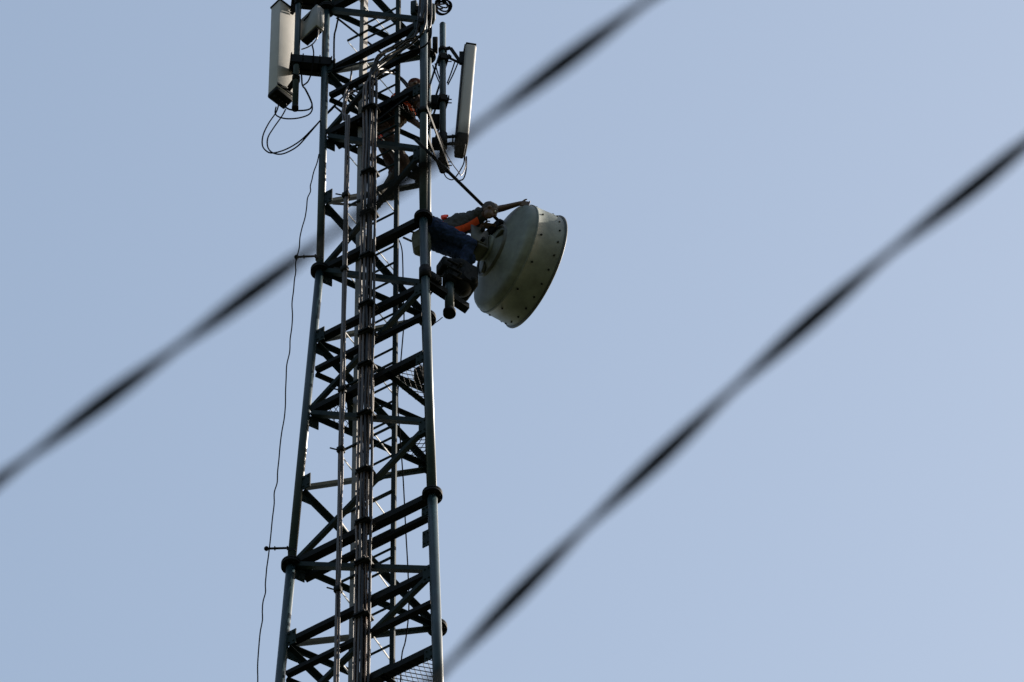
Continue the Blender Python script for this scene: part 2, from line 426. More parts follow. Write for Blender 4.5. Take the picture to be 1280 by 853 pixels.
for zz in ((-1.309, 0.050, 10.277), (-1.342, 0.050, 12.097)):
    zz = V(zz).z; fc = V((pl.x, pl.y, zz)) + pu * .2
    bm = B()
    for s in (-.03, .03): rect(bm, fc + UP * s, V((pole_l.x, pole_l.y, zz + s)), .012, .05, UP)
    cone(bm, V((pole_l.x, pole_l.y, zz - .05)), V((pole_l.x, pole_l.y, zz + .05)), .052, None, 16)
    cone(bm, V((pole_l.x, pole_l.y, zz)) - pu * .09 - pv * .03, V((pole_l.x, pole_l.y, zz)) - pu * .0 - pv * .05, .013, None, 8)
    obj('tilt_bracket', bm, 'dark', pa)
# bracket tying the pole to the left tower leg (and one higher up, at the edge of the picture)
for zpx, lab in (((-1.029, 0.020, 10.690), 'heavy dark clamp bracket holding the left antenna pole to the tower leg'), ((-1.054, 0.020, 12.270), 'dark clamp bracket at the top edge above the radio unit')):
    zc = V(zpx).z; pp = V((pole_l.x, pole_l.y, zc)); lp = leg(0, zc)
    br = thing('pole_bracket', lab, 'bracket', tuple(pp))
    d = (lp - pp).normalized(); s = UP.cross(d)
    for sg in (-1, 1):
        bm = B()
        angle(bm, pp - d * .085 + s * .065 * sg + UP * .07, lp + d * .08 + s * .07 * sg + UP * .07, .17, .01, -UP)
        obj('clamp_beam', bm, 'dark', br)
    for c, r in ((pp, .055), (lp, .068)):
        bm = B()
        for dz in (-.085, -.03, .03): cone(bm, c + UP * (dz - .022), c + UP * (dz + .022), r, None, 20)
        for sg in (-1, 1):
            for e in (-.075, .075): cone(bm, c + d * e - s * .11 + UP * (.03 if sg > 0 else -.06), c + d * e + s * .11 + UP * (.03 if sg > 0 else -.06), .009, None, 6)
        block(bm, c, d, s, UP, (.15, .10, .12))
        obj('pipe_clamp', bm, 'dark', br)
    bm = B(); block(bm, pp.lerp(lp, .45) - UP * .01, d, s, UP, (.22, .12, .13)); obj('spacer', bm, 'dark', br)
# radio unit
rl = V((-0.982, -0.200, 11.264)); rh = V((-0.984, -0.200, 11.766)); hh = rh.z - rl.z
ru = thing('radio_unit', 'small light grey radio box hanging between the left antenna and the tower leg', 'radio unit', tuple(rl))
bm = B(); block(bm, rl + pu * .065 + pv * .16 + UP * hh / 2, pu, pv, UP, (.13, .32, hh), .008, 1); obj('housing', bm, 'radio', ru)
bm = B(); block(bm, rl + pu * .095 - pv * .004 + UP * hh * .42, pu, pv, UP, (.055, .012, hh * .75), .004, 1); obj('cover', bm, 'radio', ru)
bm = B()
for k in range(5): cone(bm, rl + pu * (.03 + .07 * (k % 2)) + pv * (.06 + .05 * k) - UP * .05, rl + pu * (.03 + .07 * (k % 2)) + pv * (.06 + .05 * k) + UP * .02, .017, None, 10)
block(bm, rl + pu * .065 + pv * .16 - UP * .02, pu, pv, UP, (.1, .28, .04)); obj('connector_plate', bm, 'dark', ru)
bm = B(); block(bm, rl + pu * .11 + pv * .3 + UP * hh * .5, pu, pv, UP, (.16, .1, .08)); obj('bracket', bm, 'dark', ru)

g = 'jumper cables looping below the left antenna'
cable('jumper_cable', 'outer black cable of the big loop hanging below the left antenna', [(-1.439, 0.100, 9.826), (-1.471, 0.100, 9.639), (-1.556, 0.080, 9.365), (-1.621, 0.050, 9.041), (-1.624, 0.020, 8.757), (-1.571, 0.000, 8.599), (-1.499, -0.020, 8.525), (-1.378, -0.050, 8.528), (-1.249, -0.070, 8.609), (-1.121, -0.080, 8.762), (-0.984, -0.080, 9.022), (-0.890, 0.150, 9.578), (-0.791, 0.150, 9.785), (-0.651, 0.100, 9.973), (-0.509, 0.000, 10.047)], .0095, 'jumper', g)
cable('jumper_cable', 'inner black cable of the big loop hanging below the left antenna', [(-1.350, 0.100, 9.716), (-1.398, 0.100, 9.547), (-1.493, 0.080, 9.255), (-1.559, 0.050, 8.987), (-1.559, 0.020, 8.740), (-1.510, 0.000, 8.582), (-1.418, -0.020, 8.499), (-1.317, -0.050, 8.492), (-1.179, -0.070, 8.611), (-1.061, -0.080, 8.836), (-0.944, -0.080, 9.096), (-0.870, 0.150, 9.616), (-0.761, 0.150, 9.804), (-0.631, 0.100, 10.011), (-0.489, 0.000, 10.085)], .0095, 'jumper', g)
cable('jumper_cable', 'upper black cable curving from the left antenna base up to the clamp bracket', [(-1.372, 0.100, 9.790), (-1.299, 0.100, 9.717), (-1.175, 0.050, 9.615), (-1.053, 0.000, 9.568), (-1.013, -0.020, 9.631), (-1.036, -0.020, 9.780), (-1.101, -0.000, 10.034), (-1.143, 0.000, 10.127), (-1.158, 0.050, 10.412), (-1.172, 0.060, 10.654)], .011, 'jumper', g)
cable('jumper_cable', 'lower black cable of the small loop below the left antenna', [(-1.473, 0.100, 9.769), (-1.481, 0.100, 9.638), (-1.449, 0.100, 9.555), (-1.345, 0.080, 9.471), (-1.193, 0.050, 9.438), (-1.061, 0.000, 9.438), (-1.011, -0.020, 9.520), (-1.013, -0.020, 9.650), (-1.046, -0.020, 9.799), (-1.111, 0.000, 10.053)], .0095, 'jumper', g)
cable('jumper_cable', 'short black cable bowing out between pole and bracket on the left', [(-1.033, -0.100, 10.940), (-1.010, -0.080, 10.782), (-1.017, -0.050, 10.562), (-1.035, -0.030, 10.366), (-1.073, 0.000, 10.223), (-1.133, 0.000, 10.128)], .010, 'jumper', g)
cable('jumper_cable', 'pale thin cable under the grey radio box', [(-0.955, -0.150, 11.228), (-0.964, -0.120, 11.102), (-1.013, -0.100, 10.979), (-1.085, -0.050, 10.960), (-1.168, 0.000, 10.980)], .009, 'browncable', g)
cable('hanging_cable', 'thin dark cable hanging straight down right of the left tower leg', [(-0.702, -0.100, 11.620), (-0.730, -0.100, 11.330), (-0.748, -0.100, 11.176), (-0.750, -0.100, 10.870), (-0.743, -0.100, 10.377)], .012)
cable('jumper_cable', 'thin cable rising beside the left pole to the radio box', [(-1.147, -0.050, 11.593), (-1.066, -0.100, 11.709), (-1.016, -0.120, 11.834), (-0.999, -0.120, 12.068)], .010, 'jumper', g)

# ------------------------------------------------------------------ right sector antenna and its pole
pr = V((0.649, 0.000, 9.921)); z0 = V((0.624, 0.000, 8.207)).z; z1 = V((0.660, 0.000, 11.614)).z
rp = thing('antenna_pole', 'grey round-topped steel pipe beside the slim right panel antenna', 'pole', (pr.x, pr.y, z0))
pipe(rp, pr.x, pr.y, z0, z1, .041, True)
ru_, rv_ = V((.99, .14, 0)).normalized(), V((-.14, .99, 0)).normalized()
lo, hi = V((0.907, -0.020, 9.004)), V((1.016, -0.020, 11.128))
up2 = (hi - lo); hgt = up2.length; up2.normalize()
u2 = (ru_ - up2 * ru_.dot(up2)).normalized(); v2 = up2.cross(u2)
sa = thing('panel_antenna', 'slim leaning panel antenna on the right with a bright sunlit edge', 'antenna', tuple(lo - up2 * .28))
bm = B(); block(bm, lo + up2 * hgt / 2 + v2 * .13, u2, v2, up2, (.148, .27, hgt), .035, 4); obj('radome', bm, 'radome', sa)
bm = B(); block(bm, lo + up2 * hgt / 2 + v2 * .13 - u2 * .074, u2, v2, up2, (.02, .22, hgt + .01)); obj('back_plate', bm, 'dark', sa)
bm = B(); block(bm, lo + up2 * (hgt + .012) + v2 * .13, u2, v2, up2, (.14, .265, .03), .01, 2); obj('top_cap', bm, 'dark', sa)
bm = B(); block(bm, lo - up2 * .04 + v2 * .13, u2, v2, up2, (.152, .275, .18), .03, 3); block(bm, lo - up2 * .13 + v2 * .15 - u2 * .01, u2, v2, up2, (.12, .22, .1), .02, 2); obj('connector_end', bm, 'dark', sa)
# scissor bracket at the top, plain bracket at the bottom
def pt(x, y, wy): return V((x, y, wy))
bm = B()
a = V((0.665, -0.020, 10.987)); b = V((0.768, -0.020, 10.951)); c = V((0.892, 0.020, 10.711)); d = V((0.748, -0.020, 11.027)); e = V((0.892, 0.020, 10.978))
rect(bm, a, d, .04, .03, UP); rect(bm, d, c, .045, .02, UP); rect(bm, V((0.717, 0.000, 10.829)), c, .03, .02, UP); rect(bm, e, c, .06, .04, V((1, 0, 0)))
rect(bm, V((0.644, -0.020, 10.758)), V((0.747, -0.020, 10.836)), .05, .03, UP)
for q in (a, V((0.655, -0.020, 10.796))): cone(bm, V((pr.x, pr.y, q.z - .035)), V((pr.x, pr.y, q.z + .035)), .056, None, 18)
obj('scissor_bracket', bm, 'dark', sa)
bm = B()
for y in (171, 180): rect(bm, V((pr.x, pr.y - .02, V((0.644, -0.020, 8.925)).z - (y - 171) * .018)), V((V((0.836, 0.020, 8.990)).x, .0, V((0.836, 0.020, 8.990)).z - (y - 171) * .018)), .03, .03, UP)
rect(bm, V((0.776, 0.000, 9.014)), V((0.775, 0.000, 8.756)), .02, .02, V((1, 0, 0)))
cone(bm, V((pr.x, pr.y, V((0.644, 0.000, 8.809)).z - .08)), V((pr.x, pr.y, V((0.644, 0.000, 9.029)).z)), .058, None, 18)
obj('lower_bracket', bm, 'dark', sa)
# brackets carrying the right pole on the far leg
for yy, lab in ((76, 'dark clamp bracket near the top of the right antenna pole'), (128, 'dark bolted clamp bracket halfway down the right antenna pole'), (205, 'dark clamp bracket at the foot of the right antenna pole')):
    zc = z0 + (z1 - z0) * (213 - yy) / 182.; pp = V((pr.x, pr.y, zc)); lp = leg(2, zc) if yy != 205 else leg(1, zc)
    br = thing('pole_bracket', lab, 'bracket', tuple(pp)); d = (lp - pp).normalized(); s = UP.cross(d)
    bm = B()
    for sg in (-1, 1): rect(bm, pp - d * .08 + s * .06 * sg, lp + d * .08 + s * .06 * sg, .09, .012, UP)
    obj('clamp_beam', bm, 'dark', br)
    for c_, r_ in ((pp, .055), (lp, .068)):
        bm = B(); cone(bm, c_ - UP * .05, c_ + UP * .05, r_, None, 20)
        if c_ is pp:
            block(bm, c_, d, s, UP, (.14, .09, .12))
            for e_ in (-.04, .04): cone(bm, pp - V((.02, .0, -e_)), pp + V((.115, .0, e_)), .008, None, 6)
        obj('pipe_clamp', bm, 'dark', br)
for (c, dims, lab) in (((0.553, 0.100, 11.287), (.07, .07, .30), 'flat dark splice box left of the top of the right pole'),
                       ((0.574, 0.100, 9.923), (.15, .1, .22), 'dark splice box between the near leg and the middle of the right pole'),
                       ((0.564, 0.100, 9.476), (.13, .09, .24), 'long dark splice box below the middle bracket of the right pole'),
                       ((0.575, 0.100, 8.959), (.13, .1, .18), 'lowest dark splice box between the near leg and the right pole')):
    sb_ = thing('splice_box', lab, 'splice box', c)
    bm = B(); block(bm, c, V((1, 0, 0)), V((0, 1, 0)), UP, dims, .012, 1); obj('housing', bm, 'dark', sb_)
    bm = B()
    for e in (-.02, .02): cone(bm, V(c) + V((e, 0, -dims[2] / 2 - .05)), V(c) + V((e, 0, -dims[2] / 2 + .01)), .013, None, 8)
    obj('gland', bm, 'dark', sb_)
g = 'jumper cables around the right antenna'
cable('jumper_cable', 'pale thin cable running from the near leg down to the right antenna foot', [(0.469, -0.300, 9.084), (0.520, -0.250, 8.885), (0.611, -0.200, 8.651), (0.682, -0.150, 8.399), (0.754, -0.050, 8.316), (0.845, 0.050, 8.250), (0.886, 0.100, 8.254), (0.938, 0.150, 8.530), (0.930, 0.200, 8.843)], .006, 'browncable', g)
cable('jumper_cable', 'black cable looping from the right pole foot below the right antenna', [(0.644, 0.000, 8.316), (0.654, 0.000, 8.189), (0.694, 0.000, 8.045), (0.765, 0.050, 8.068), (0.816, 0.100, 8.216), (0.877, 0.150, 8.456), (0.919, 0.200, 8.696), (0.920, 0.200, 8.879)], .008, 'jumper', g)
cable('jumper_cable', 'outermost black cable loop below the right antenna', [(0.950, 0.200, 8.825), (0.949, 0.200, 8.642), (0.939, 0.200, 8.460), (0.908, 0.180, 8.284), (0.857, 0.150, 8.201)], .009, 'jumper', g)
cable('jumper_cable', 'black cable crossing behind the foot of the right pole', [(0.464, 0.100, 8.737), (0.524, 0.100, 8.848), (0.585, 0.100, 8.959), (0.645, 0.050, 9.069)], .009, 'jumper', g)
for k, (a, b) in enumerate((((0.523, 0.100, 10.790), (0.604, 0.020, 10.270)), ((0.553, 0.100, 10.829), (0.614, 0.020, 10.327)), ((0.809, 0.000, 10.754), (0.706, 0.000, 10.222)), ((0.840, 0.000, 10.679), (0.716, 0.000, 10.185)))):
    cable('jumper_cable', ('thin black cable slanting to the right pole from the left, outer one', 'thin black cable slanting to the right pole from the left, inner one', 'thin black cable slanting from the scissor bracket to the right pole, upper one', 'thin black cable slanting from the scissor bracket to the right pole, lower one')[k], [a, V(a).lerp(V(b), .5) + V((0, 0, -.02)), b], .009, 'jumper', g)
cable('leg_cable', 'black cable clipped down the right edge of the near tower leg', [(0.397, -0.860, 11.229), (0.439, -0.860, 10.653), (0.481, -0.800, 10.444), (0.487, -0.800, 10.083), (0.430, -0.860, 9.781), (0.320, -0.800, 9.760), (0.179, -0.700, 9.838), (0.068, -0.600, 9.916)], .012)
cable('leg_cable', 'faded brown cable running down beside the sunlit strip of the near leg', [(0.408, -0.800, 11.325), (0.450, -0.800, 10.557), (0.467, -0.800, 9.800), (0.458, -0.780, 8.715), (0.464, -0.750, 8.211)], .009, 'jumper')

# coiled spare cable and junction box above the right pole
bm = B()
for k in range(5):
    c = V((0.622, -0.200, 11.820)) + V((.01 * k, .03 * k, .02 * k)); pts = []
    for j in range(15):
        t = 2 * math.pi * j / 14; pts.append(c + V((math.cos(t) * (.07 + .008 * k), .04 * math.sin(t + k), math.sin(t) * (.09 + .01 * k))))
    tube(bm, pts, .011, 6, 2)
tube(bm, [(0.483, -0.600, 11.105), (0.557, -0.400, 11.366), (0.642, -0.200, 11.685)], .012, 6); tube(bm, [(0.483, -0.600, 11.163), (0.567, -0.400, 11.463), (0.663, -0.200, 11.802)], .012, 6)
tag(obj('cable_coil', bm, 'jumper', at=V((0.622, -0.200, 11.820))), 'untidy coil of spare black cable at the top edge beside the near leg', 'cable coil')
jb = thing('junction_box', 'small dark box right of the near leg at the very top edge of the picture', 'junction box', (0.505, -0.500, 10.880))
bm = B(); block(bm, (0.505, -0.500, 11.071), V((.9, .3, 0)).normalized(), V((-.3, .9, 0)).normalized(), UP, (.07, .12, .36), .02, 1); obj('housing', bm, 'steel', jb)
bm = B(); block(bm, V((0.474, -0.500, 11.071)), V((.9, .3, 0)).normalized(), V((-.3, .9, 0)).normalized(), UP, (.04, .08, .2)); obj('bracket', bm, 'dark', jb)
tb = thing('junction_box', 'small dark box inside the tower left of the top of the near leg', 'junction box', (0.289, -0.550, 10.796))
bm = B(); block(bm, (0.278, -0.550, 11.103), V((.9, -.3, 0)).normalized(), V((.3, .9, 0)).normalized(), UP, (.08, .1, .3), .01, 1); obj('housing', bm, 'steel', tb)
bm = B(); block(bm, V((0.319, -0.600, 11.024)), V((1, 0, 0)), V((0, 1, 0)), UP, (.06, .05, .1)); obj('bracket', bm, 'dark', tb)
for (c, lab) in (((0.372, -0.200, 3.363), 'dark box beside the grating behind the near leg'), ((-0.437, 0.000, 3.185), 'dark box hidden behind the bundle at the left grating')):
    b_ = thing('junction_box', lab, 'junction box', c)
    bm = B(); block(bm, V(c) + UP * .1, V((.85, -.5, 0)).normalized(), V((.5, .85, 0)).normalized(), UP, (.12, .12, .24), .015, 1); obj('housing', bm, 'dark', b_)
    bm = B(); block(bm, V(c) + UP * .24, V((.85, -.5, 0)).normalized(), V((.5, .85, 0)).normalized(), UP, (.06, .06, .05)); obj('gland', bm, 'dark', b_)

# ------------------------------------------------------------------ the drum dish
AX = V((.872, .489, 0)).normalized(); TG = V((-AX.y, AX.x, 0))
hub = V((1.188, -0.320, 6.002))
dish = thing('dish_antenna', 'large grey drum-shaped microwave dish sticking out on the right side of the tower', 'dish antenna', tuple(hub))
prof = [(0, 0), (0, .05), (0, .15), (.006, .18), (.03, .235), (.075, .335), (.115, .43), (.15, .525), (.17, .59), (.184, .64), (.206, .680), (.245, .706), (.30, .716)]
bm = B(); lathe(bm, prof, hub, AX, 96); obj('reflector', bm, 'dish', dish)
bm = B(); lathe(bm, [(.292, .714), (.292, .726), (.312, .728), (.318, .722), (.45, .726), (.672, .737)], hub, AX, 96); obj('shroud', bm, 'dish', dish)
bm = B(); lathe(bm, [(.668, .736), (.673, .752), (.68, .760), (.696, .760), (.70, .752), (.70, .72)], hub, AX, 96); obj('shaded_rim_lip', bm, 'dishdark', dish)  # shade on the rim lip put into a darker colour
bm = B(); lathe(bm, [(.690, .735), (.695, .72), (.698, .40), (.70, 0)], hub, AX, 96); obj('front_cover', bm, 'radome', dish)
bm = B(); lathe(bm, [(-.035, .0), (-.035, .16), (-.03, .172), (.0, .172)], hub, AX, 48); obj('hub_plate', bm, 'dish', dish)
bm = B(); lathe(bm, [(.075, .312), (.048, .312), (.042, .322), (.042, .336), (.05, .344), (.09, .35)], hub, AX, 72); obj('stiffening_ring', bm, 'dishdark', dish)
bm = B()
for k in range(24):
    t = 2 * math.pi * (k + .5) / 24; d = UP * math.cos(t) + TG * math.sin(t)
    for s, r in ((.60, .733), (.37, .723)):
        if s < .5 and k % 2: continue
        c = hub + AX * s + d * r; cone(bm, c - d * .004, c + d * .012, .013, None, 8)
obj('rim_bolts', bm, 'dark', dish)
bm = B()
for t in (.55, 2.65, 4.75):
    d = UP * math.cos(t) + TG * math.sin(t); c = hub + d * .26 + AX * .028
    block(bm, c, d, AX.cross(d), AX, (.16, .04, .05), .008, 1)
obj('back_lug', bm, 'dishdark', dish)
# mount between the hub and the pole
pd = V((.72, -.55, 0)); pz0, pz1 = V((0.693, -0.550, 4.288)).z, V((0.704, -0.550, 5.292)).z
dm = thing('dish_mount', 'dark pan-and-tilt mount clamping the drum dish to its short pole', 'dish mount', (pd.x, pd.y, hub.z - .1))
bm = B(); block(bm, hub - AX * .12, AX, TG, UP, (.16, .24, .38), .02, 2)
for sg in (-1, 1): block(bm, hub - AX * .19 + TG * .12 * sg, AX, TG, UP, (.22, .025, .3), .006, 1)
obj('tilt_yoke', bm, 'dishdark', dm)
bm = B()
for sg in (-1, 1):
    for e in (-.11, .11): cone(bm, hub - AX * .15 + TG * .15 * sg + UP * e - TG * .03, hub - AX * .15 + TG * .15 * sg + UP * e + TG * .03, .024, None, 10)
cone(bm, hub - AX * .16 - TG * .1 + UP * .14, hub - AX * .3 - TG * .1 - UP * .2, .02, None, 10)
obj('pivot_bolt', bm, 'dark', dm)
bm = B(); pc = V((pd.x, pd.y, V((0.703, -0.550, 5.035)).z))
cone(bm, pc - UP * .16, pc + UP * .30, .085, None, 24); ball(bm, pc + AX * .12 + UP * .24, (.17, .15, .15)); ball(bm, pc + AX * .18 + UP * .04, (.16, .17, .24)); block(bm, pc - AX * .06 + UP * .17, AX, TG, UP, (.16, .2, .2), .03, 2)
block(bm, pc + AX * .10 + UP * .03, AX, TG, UP, (.26, .24, .3), .02, 2)
block(bm, pc + AX * .22 + UP * .08, AX, TG, UP, (.22, .3, .40), .03, 2)
cone(bm, pc + AX * .2 - TG * .16 - UP * .02, pc + AX * .2 + TG * .16 - UP * .02, .09, None, 20)
for e in (-.14, 0, .14): cone(bm, pc - AX * .1 - TG * .13 + UP * e, pc + AX * .1 - TG * .13 + UP * e, .014, None, 8)
for e in (-.1, .1): cone(bm, pc + AX * .05 - TG * .2 + UP * e, pc + AX * .05 + TG * .2 + UP * e, .016, None, 8)
obj('pole_clamp', bm, 'dark', dm)
bm = B(); tube(bm, [(0.976, -0.500, 5.028), (0.936, -0.500, 4.890), (0.868, -0.500, 4.855), (0.811, -0.500, 4.939), (0.830, -0.500, 5.059)], .016, 8)
ball(bm, (1.013, -0.550, 4.973), (.05, .05, .05)); obj('cable_gland', bm, 'dark', dm)
dp = thing('mount_pole', 'short grey vertical pole carrying the drum dish', 'pole', (pd.x, pd.y, pz0))
pipe(dp, pd.x, pd.y, pz0 + .02, pz1, .057)
bm = B(); cone(bm, V((pd.x, pd.y, pz0 - .03)), V((pd.x, pd.y, pz0 + .03)), .078, None, 28); obj('end_plate', bm, 'dark', dp)
ar = thing('support_arm', 'dark open steel channel reaching from the tower to the dish pole', 'bracket', tuple(leg(1, 4.6)))
a0, a1 = V((0.421, -0.720, 4.714)), V((0.937, -0.400, 4.593))
d = (a1 - a0).normalized(); s = UP.cross(d)
bm = B(); prism(bm, a0, a1, [(-.05, -.05), (.05, -.05), (.05, .05), (.042, .05), (.042, -.042), (-.042, -.042), (-.042, .05), (-.05, .05)], s, UP); obj('channel', bm, 'dark', ar)
bm = B(); block(bm, a0.lerp(a1, .2) + UP * .09, d, s, UP, (.16, .17, .15), .01, 1); cone(bm, leg(1, a0.z) - UP * .1, leg(1, a0.z) + UP * .12, .075, None, 24); obj('clamp', bm, 'dark', ar)
bm = B()
for e in (0, .5): cone(bm, a0.lerp(a1, .15 + e * .2) + s * .12, a0.lerp(a1, .15 + e * .2) - s * .12 + UP * .02, .012, None, 8)
tube(bm, [(0.518, -0.700, 4.711), (0.556, -0.700, 4.831), (0.624, -0.700, 4.850), (0.663, -0.650, 4.974)], .008, 6); obj('threaded_rod', bm, 'dark', ar)
cable('earthing_wire', 'thin dark wire curving from the mount down past the dish pole foot', [(0.927, -0.500, 4.873), (0.878, -0.500, 4.821), (0.829, -0.500, 4.701), (0.800, -0.500, 4.582)], .0055)
cable('earthing_wire', 'thin dark wire from the dish pole foot back to the tower flange', [(0.636, -0.500, 4.258), (0.589, -0.400, 4.333), (0.524, -0.200, 4.534)], .0055)
st = thing('stay_strut', 'long thin dark strut slanting from the near leg down to the dish', 'strut', (0.295, -0.860, 7.587))
bm = B(); p, q = V((0.290, -0.860, 7.605)), V((1.336, -0.420, 6.452)); cone(bm, p, q, .021, None, 12); obj('tube', bm, 'dark', st)
bm = B(); block(bm, q + V((.01, .02, -.02)), AX, TG, UP, (.07, .09, .09), .01, 1)
rect(bm, q + V((0, 0, -.02)), V((1.197, -0.420, 6.186)), .07, .05, UP); obj('end_fork', bm, 'dark', st)
bm = B(); m_ = p.lerp(q, .34); cone(bm, m_, p.lerp(q, .40), .028, None, 12); obj('turnbuckle', bm, 'dark', st)

# ------------------------------------------------------------------ people
def hand(bm, wrist, tip, side, r=.011, curl=.25):
    """palm, four unequal bent fingers and a thumb from wrist towards tip; side = across the palm, towards the thumb"""
    wrist, tip = V(wrist), V(tip); d = (tip - wrist).normalized(); side = V(side)
    side = (side - d * side.dot(d)).normalized(); dn = d.cross(side); L = .185
    if dn.z > 0: dn = -dn
    for k in range(4):
        o = side * (.030 - .02 * k)
        capsule(bm, wrist + o * .6, wrist + d * .09 + o, .015, .013)
        l = (.072, .08, .074, .058)[k]
        p1 = wrist + d * .09 + o; p2 = p1 + (d + dn * curl).normalized() * l * .55; p3 = p2 + (d * .7 + dn * (curl * 3)).normalized() * l * .5
        capsule(bm, p1, p2, .0105, .0095); capsule(bm, p2, p3, .0095, .008)
    t1 = wrist + d * .025 + side * .025; t2 = t1 + (d * .6 + side * .8).normalized() * .045; t3 = t2 + (d + dn * .4).normalized() * .035
    capsule(bm, t1, t2, .014, .011); capsule(bm, t2, t3, .011, .009)

def head(bm, c, face, up):
    """skull, jaw, nose, ears, lips, brow; `face` is where the face points"""
    c = V(c); f = V(face).normalized(); u = V(up); u = (u - f * u.dot(f)).normalized(); s = f.cross(u); ax = (f, s, u)
    ball(bm, c + u * .025, (.098, .076, .092), ax, 24)
    ball(bm, c + f * .035 - u * .05, (.06, .056, .07), ax, 20)
    ball(bm, c + f * .06 - u * .095, (.03, .03, .024), ax)
    capsule(bm, c + f * .094 + u * .012, c + f * .116 - u * .028, .011, .016)
    for sg in (-1, 1):
        ball(bm, c + s * sg * .078 - u * .005, (.022, .012, .034), ax)
        ball(bm, c + f * .082 + s * sg * .034 + u * .032, (.02, .024, .01), ax)
    ball(bm, c + f * .092 - u * .062, (.012, .026, .012), ax)
    return f, s, u

def eyes(par, c, f, s, u):
    for sg in (-1, 1):
        bm = B(); ball(bm, V(c) + f * .084 + s * sg * .033 + u * .012, (.012, .015, .011), (f, s, u), 12); e = obj('eye', bm, 'white', par)
        bm = B(); ball(bm, V(c) + f * .094 + s * sg * .033 + u * .012, (.004, .006, .006), (f, s, u), 10); obj('iris', bm, 'hair', e)

# --- worker leaning out to the dish
w1 = thing('person', 'worker in grey shirt, orange harness and jeans leaning out to reach over the dish', 'person', (0.849, -0.550, 4.953))
HIPR, HIPL = V((0.538, -0.580, 6.077)), V((0.589, -0.380, 6.024)); HIP = (HIPR + HIPL) / 2
SHR, SHL = V((1.078, -0.560, 6.415)), V((1.003, -0.360, 6.411)); SH = (SHR + SHL) / 2
CH = HIP.lerp(SH, .62) + V((0, 0, .03))
ELR, WRR, HDR = V((1.392, -0.600, 6.485)), V((1.587, -0.690, 6.452)), V((1.698, -0.720, 6.383))
ELL, WRL, HDL = V((1.069, -0.420, 6.166)), V((1.128, -0.460, 6.301)), V((1.217, -0.440, 6.315))
KNR, ANR, TOR = V((0.978, -0.540, 5.779)), V((0.833, -0.340, 5.378)), V((0.969, -0.340, 5.208))
KNL, ANL, TOL = V((0.970, -0.400, 5.655)), V((0.747, -0.260, 5.475)), V((0.873, -0.260, 5.288))
NECK = V((1.137, -0.550, 6.378)); HEAD = V((1.208, -0.660, 6.322))
sk = [(HIP, CH, .115, .125), (CH, SH, .125, .105), (SHL, SHR, .062, .062), (SH, NECK, .07, .055), (NECK, HEAD, .052, .05),
      (SHR, ELR, .054, .042), (ELR, WRR, .041, .029), (SHL, ELL, .054, .042), (ELL, WRL, .041, .029),
      (HIPL, HIPR, .10, .10), (HIPR, KNR, .09, .06), (KNR, ANR, .058, .04), (HIPL, KNL, .09, .06), (KNL, ANL, .058, .04)]
bm = B()
for a, b, r1, r2 in sk: capsule(bm, a, b, r1, r2)
fdir = V((.80, .1, -.62)); fv = head(bm, HEAD, fdir, V((.6, 0, .8)))
hand(bm, WRR, HDR, (0, -.4, .9)); hand(bm, WRL, HDL, (0, -.8, .5))
body1 = fuse(obj('body', bm, 'skin', w1), .0075, 4)
eyes(w1, HEAD, *fv)
bm = B(); f, s, u = fv
ball(bm, HEAD + u * .046 - f * .016, (.108, .09, .094), (f, s, u), 24); fuse(obj('hair', bm, 'hair', w1), .01, 2, .02)
bm = B()
for a, b, r1, r2 in ((HIP.lerp(CH, .12), CH, .135, .142), (CH, SH, .142, .118), (SHL, SHR, .078, .078), (SHR, SHR.lerp(ELR, .30), .068, .058), (SHL, SHL.lerp(ELL, .75), .076, .062), (SH, NECK, .08, .066)): capsule(bm, a, b, r1, r2)
fuse(obj('shirt', bm, 'shirt', w1), .010, 2, .045)
bm = B()
for a, b, r1, r2 in ((HIPL, HIPR, .122, .122), (HIP, HIP.lerp(CH, .25), .13, .13), (HIPR, KNR, .108, .078), (KNR, ANR.lerp(KNR, .12), .076, .062), (HIPL, KNL, .108, .078), (KNL, ANL.lerp(KNL, .12), .076, .062)): capsule(bm, a, b, r1, r2)
fuse(obj('trousers', bm, 'jeans', w1), .010, 2, .055)
for an, to, kn in ((ANR, TOR, KNR), (ANL, TOL, KNL)):
    bm = B(); d = (to - an).normalized(); up_ = (kn - an).normalized()
    capsule(bm, an - up_ * .02, an + up_ * .12, .062, .064); capsule(bm, an - d * .04 - up_ * .03, to, .055, .045); fuse(obj('boot', bm, 'boot', w1), .009, 2)
# harness: chest and waist straps round the torso, shoulder straps and a back buckle
def strap(bm, c, ax, r, w, t=.012, sq=1.):
    a, b = basis(ax); ax = ax.normalized(); ring = []
    n = 36
    for j in range(n):
        q_ = 2 * math.pi * j / n; d = a * math.cos(q_) + b * math.sin(q_) * sq
        ring.append([bm.verts.new(c + d * rr + ax * e) for rr, e in ((r, -w / 2), (r, w / 2), (r + t, w / 2), (r + t, -w / 2))])
    for j in range(n):
        A, B_ = ring[j], ring[(j + 1) % n]
        for k in range(4): bm.faces.new((A[k], A[(k + 1) % 4], B_[(k + 1) % 4], B_[k]))
hs = B(); tor = (SH - HIP)
strap(hs, HIP.lerp(CH, .22), tor, .140, .05)
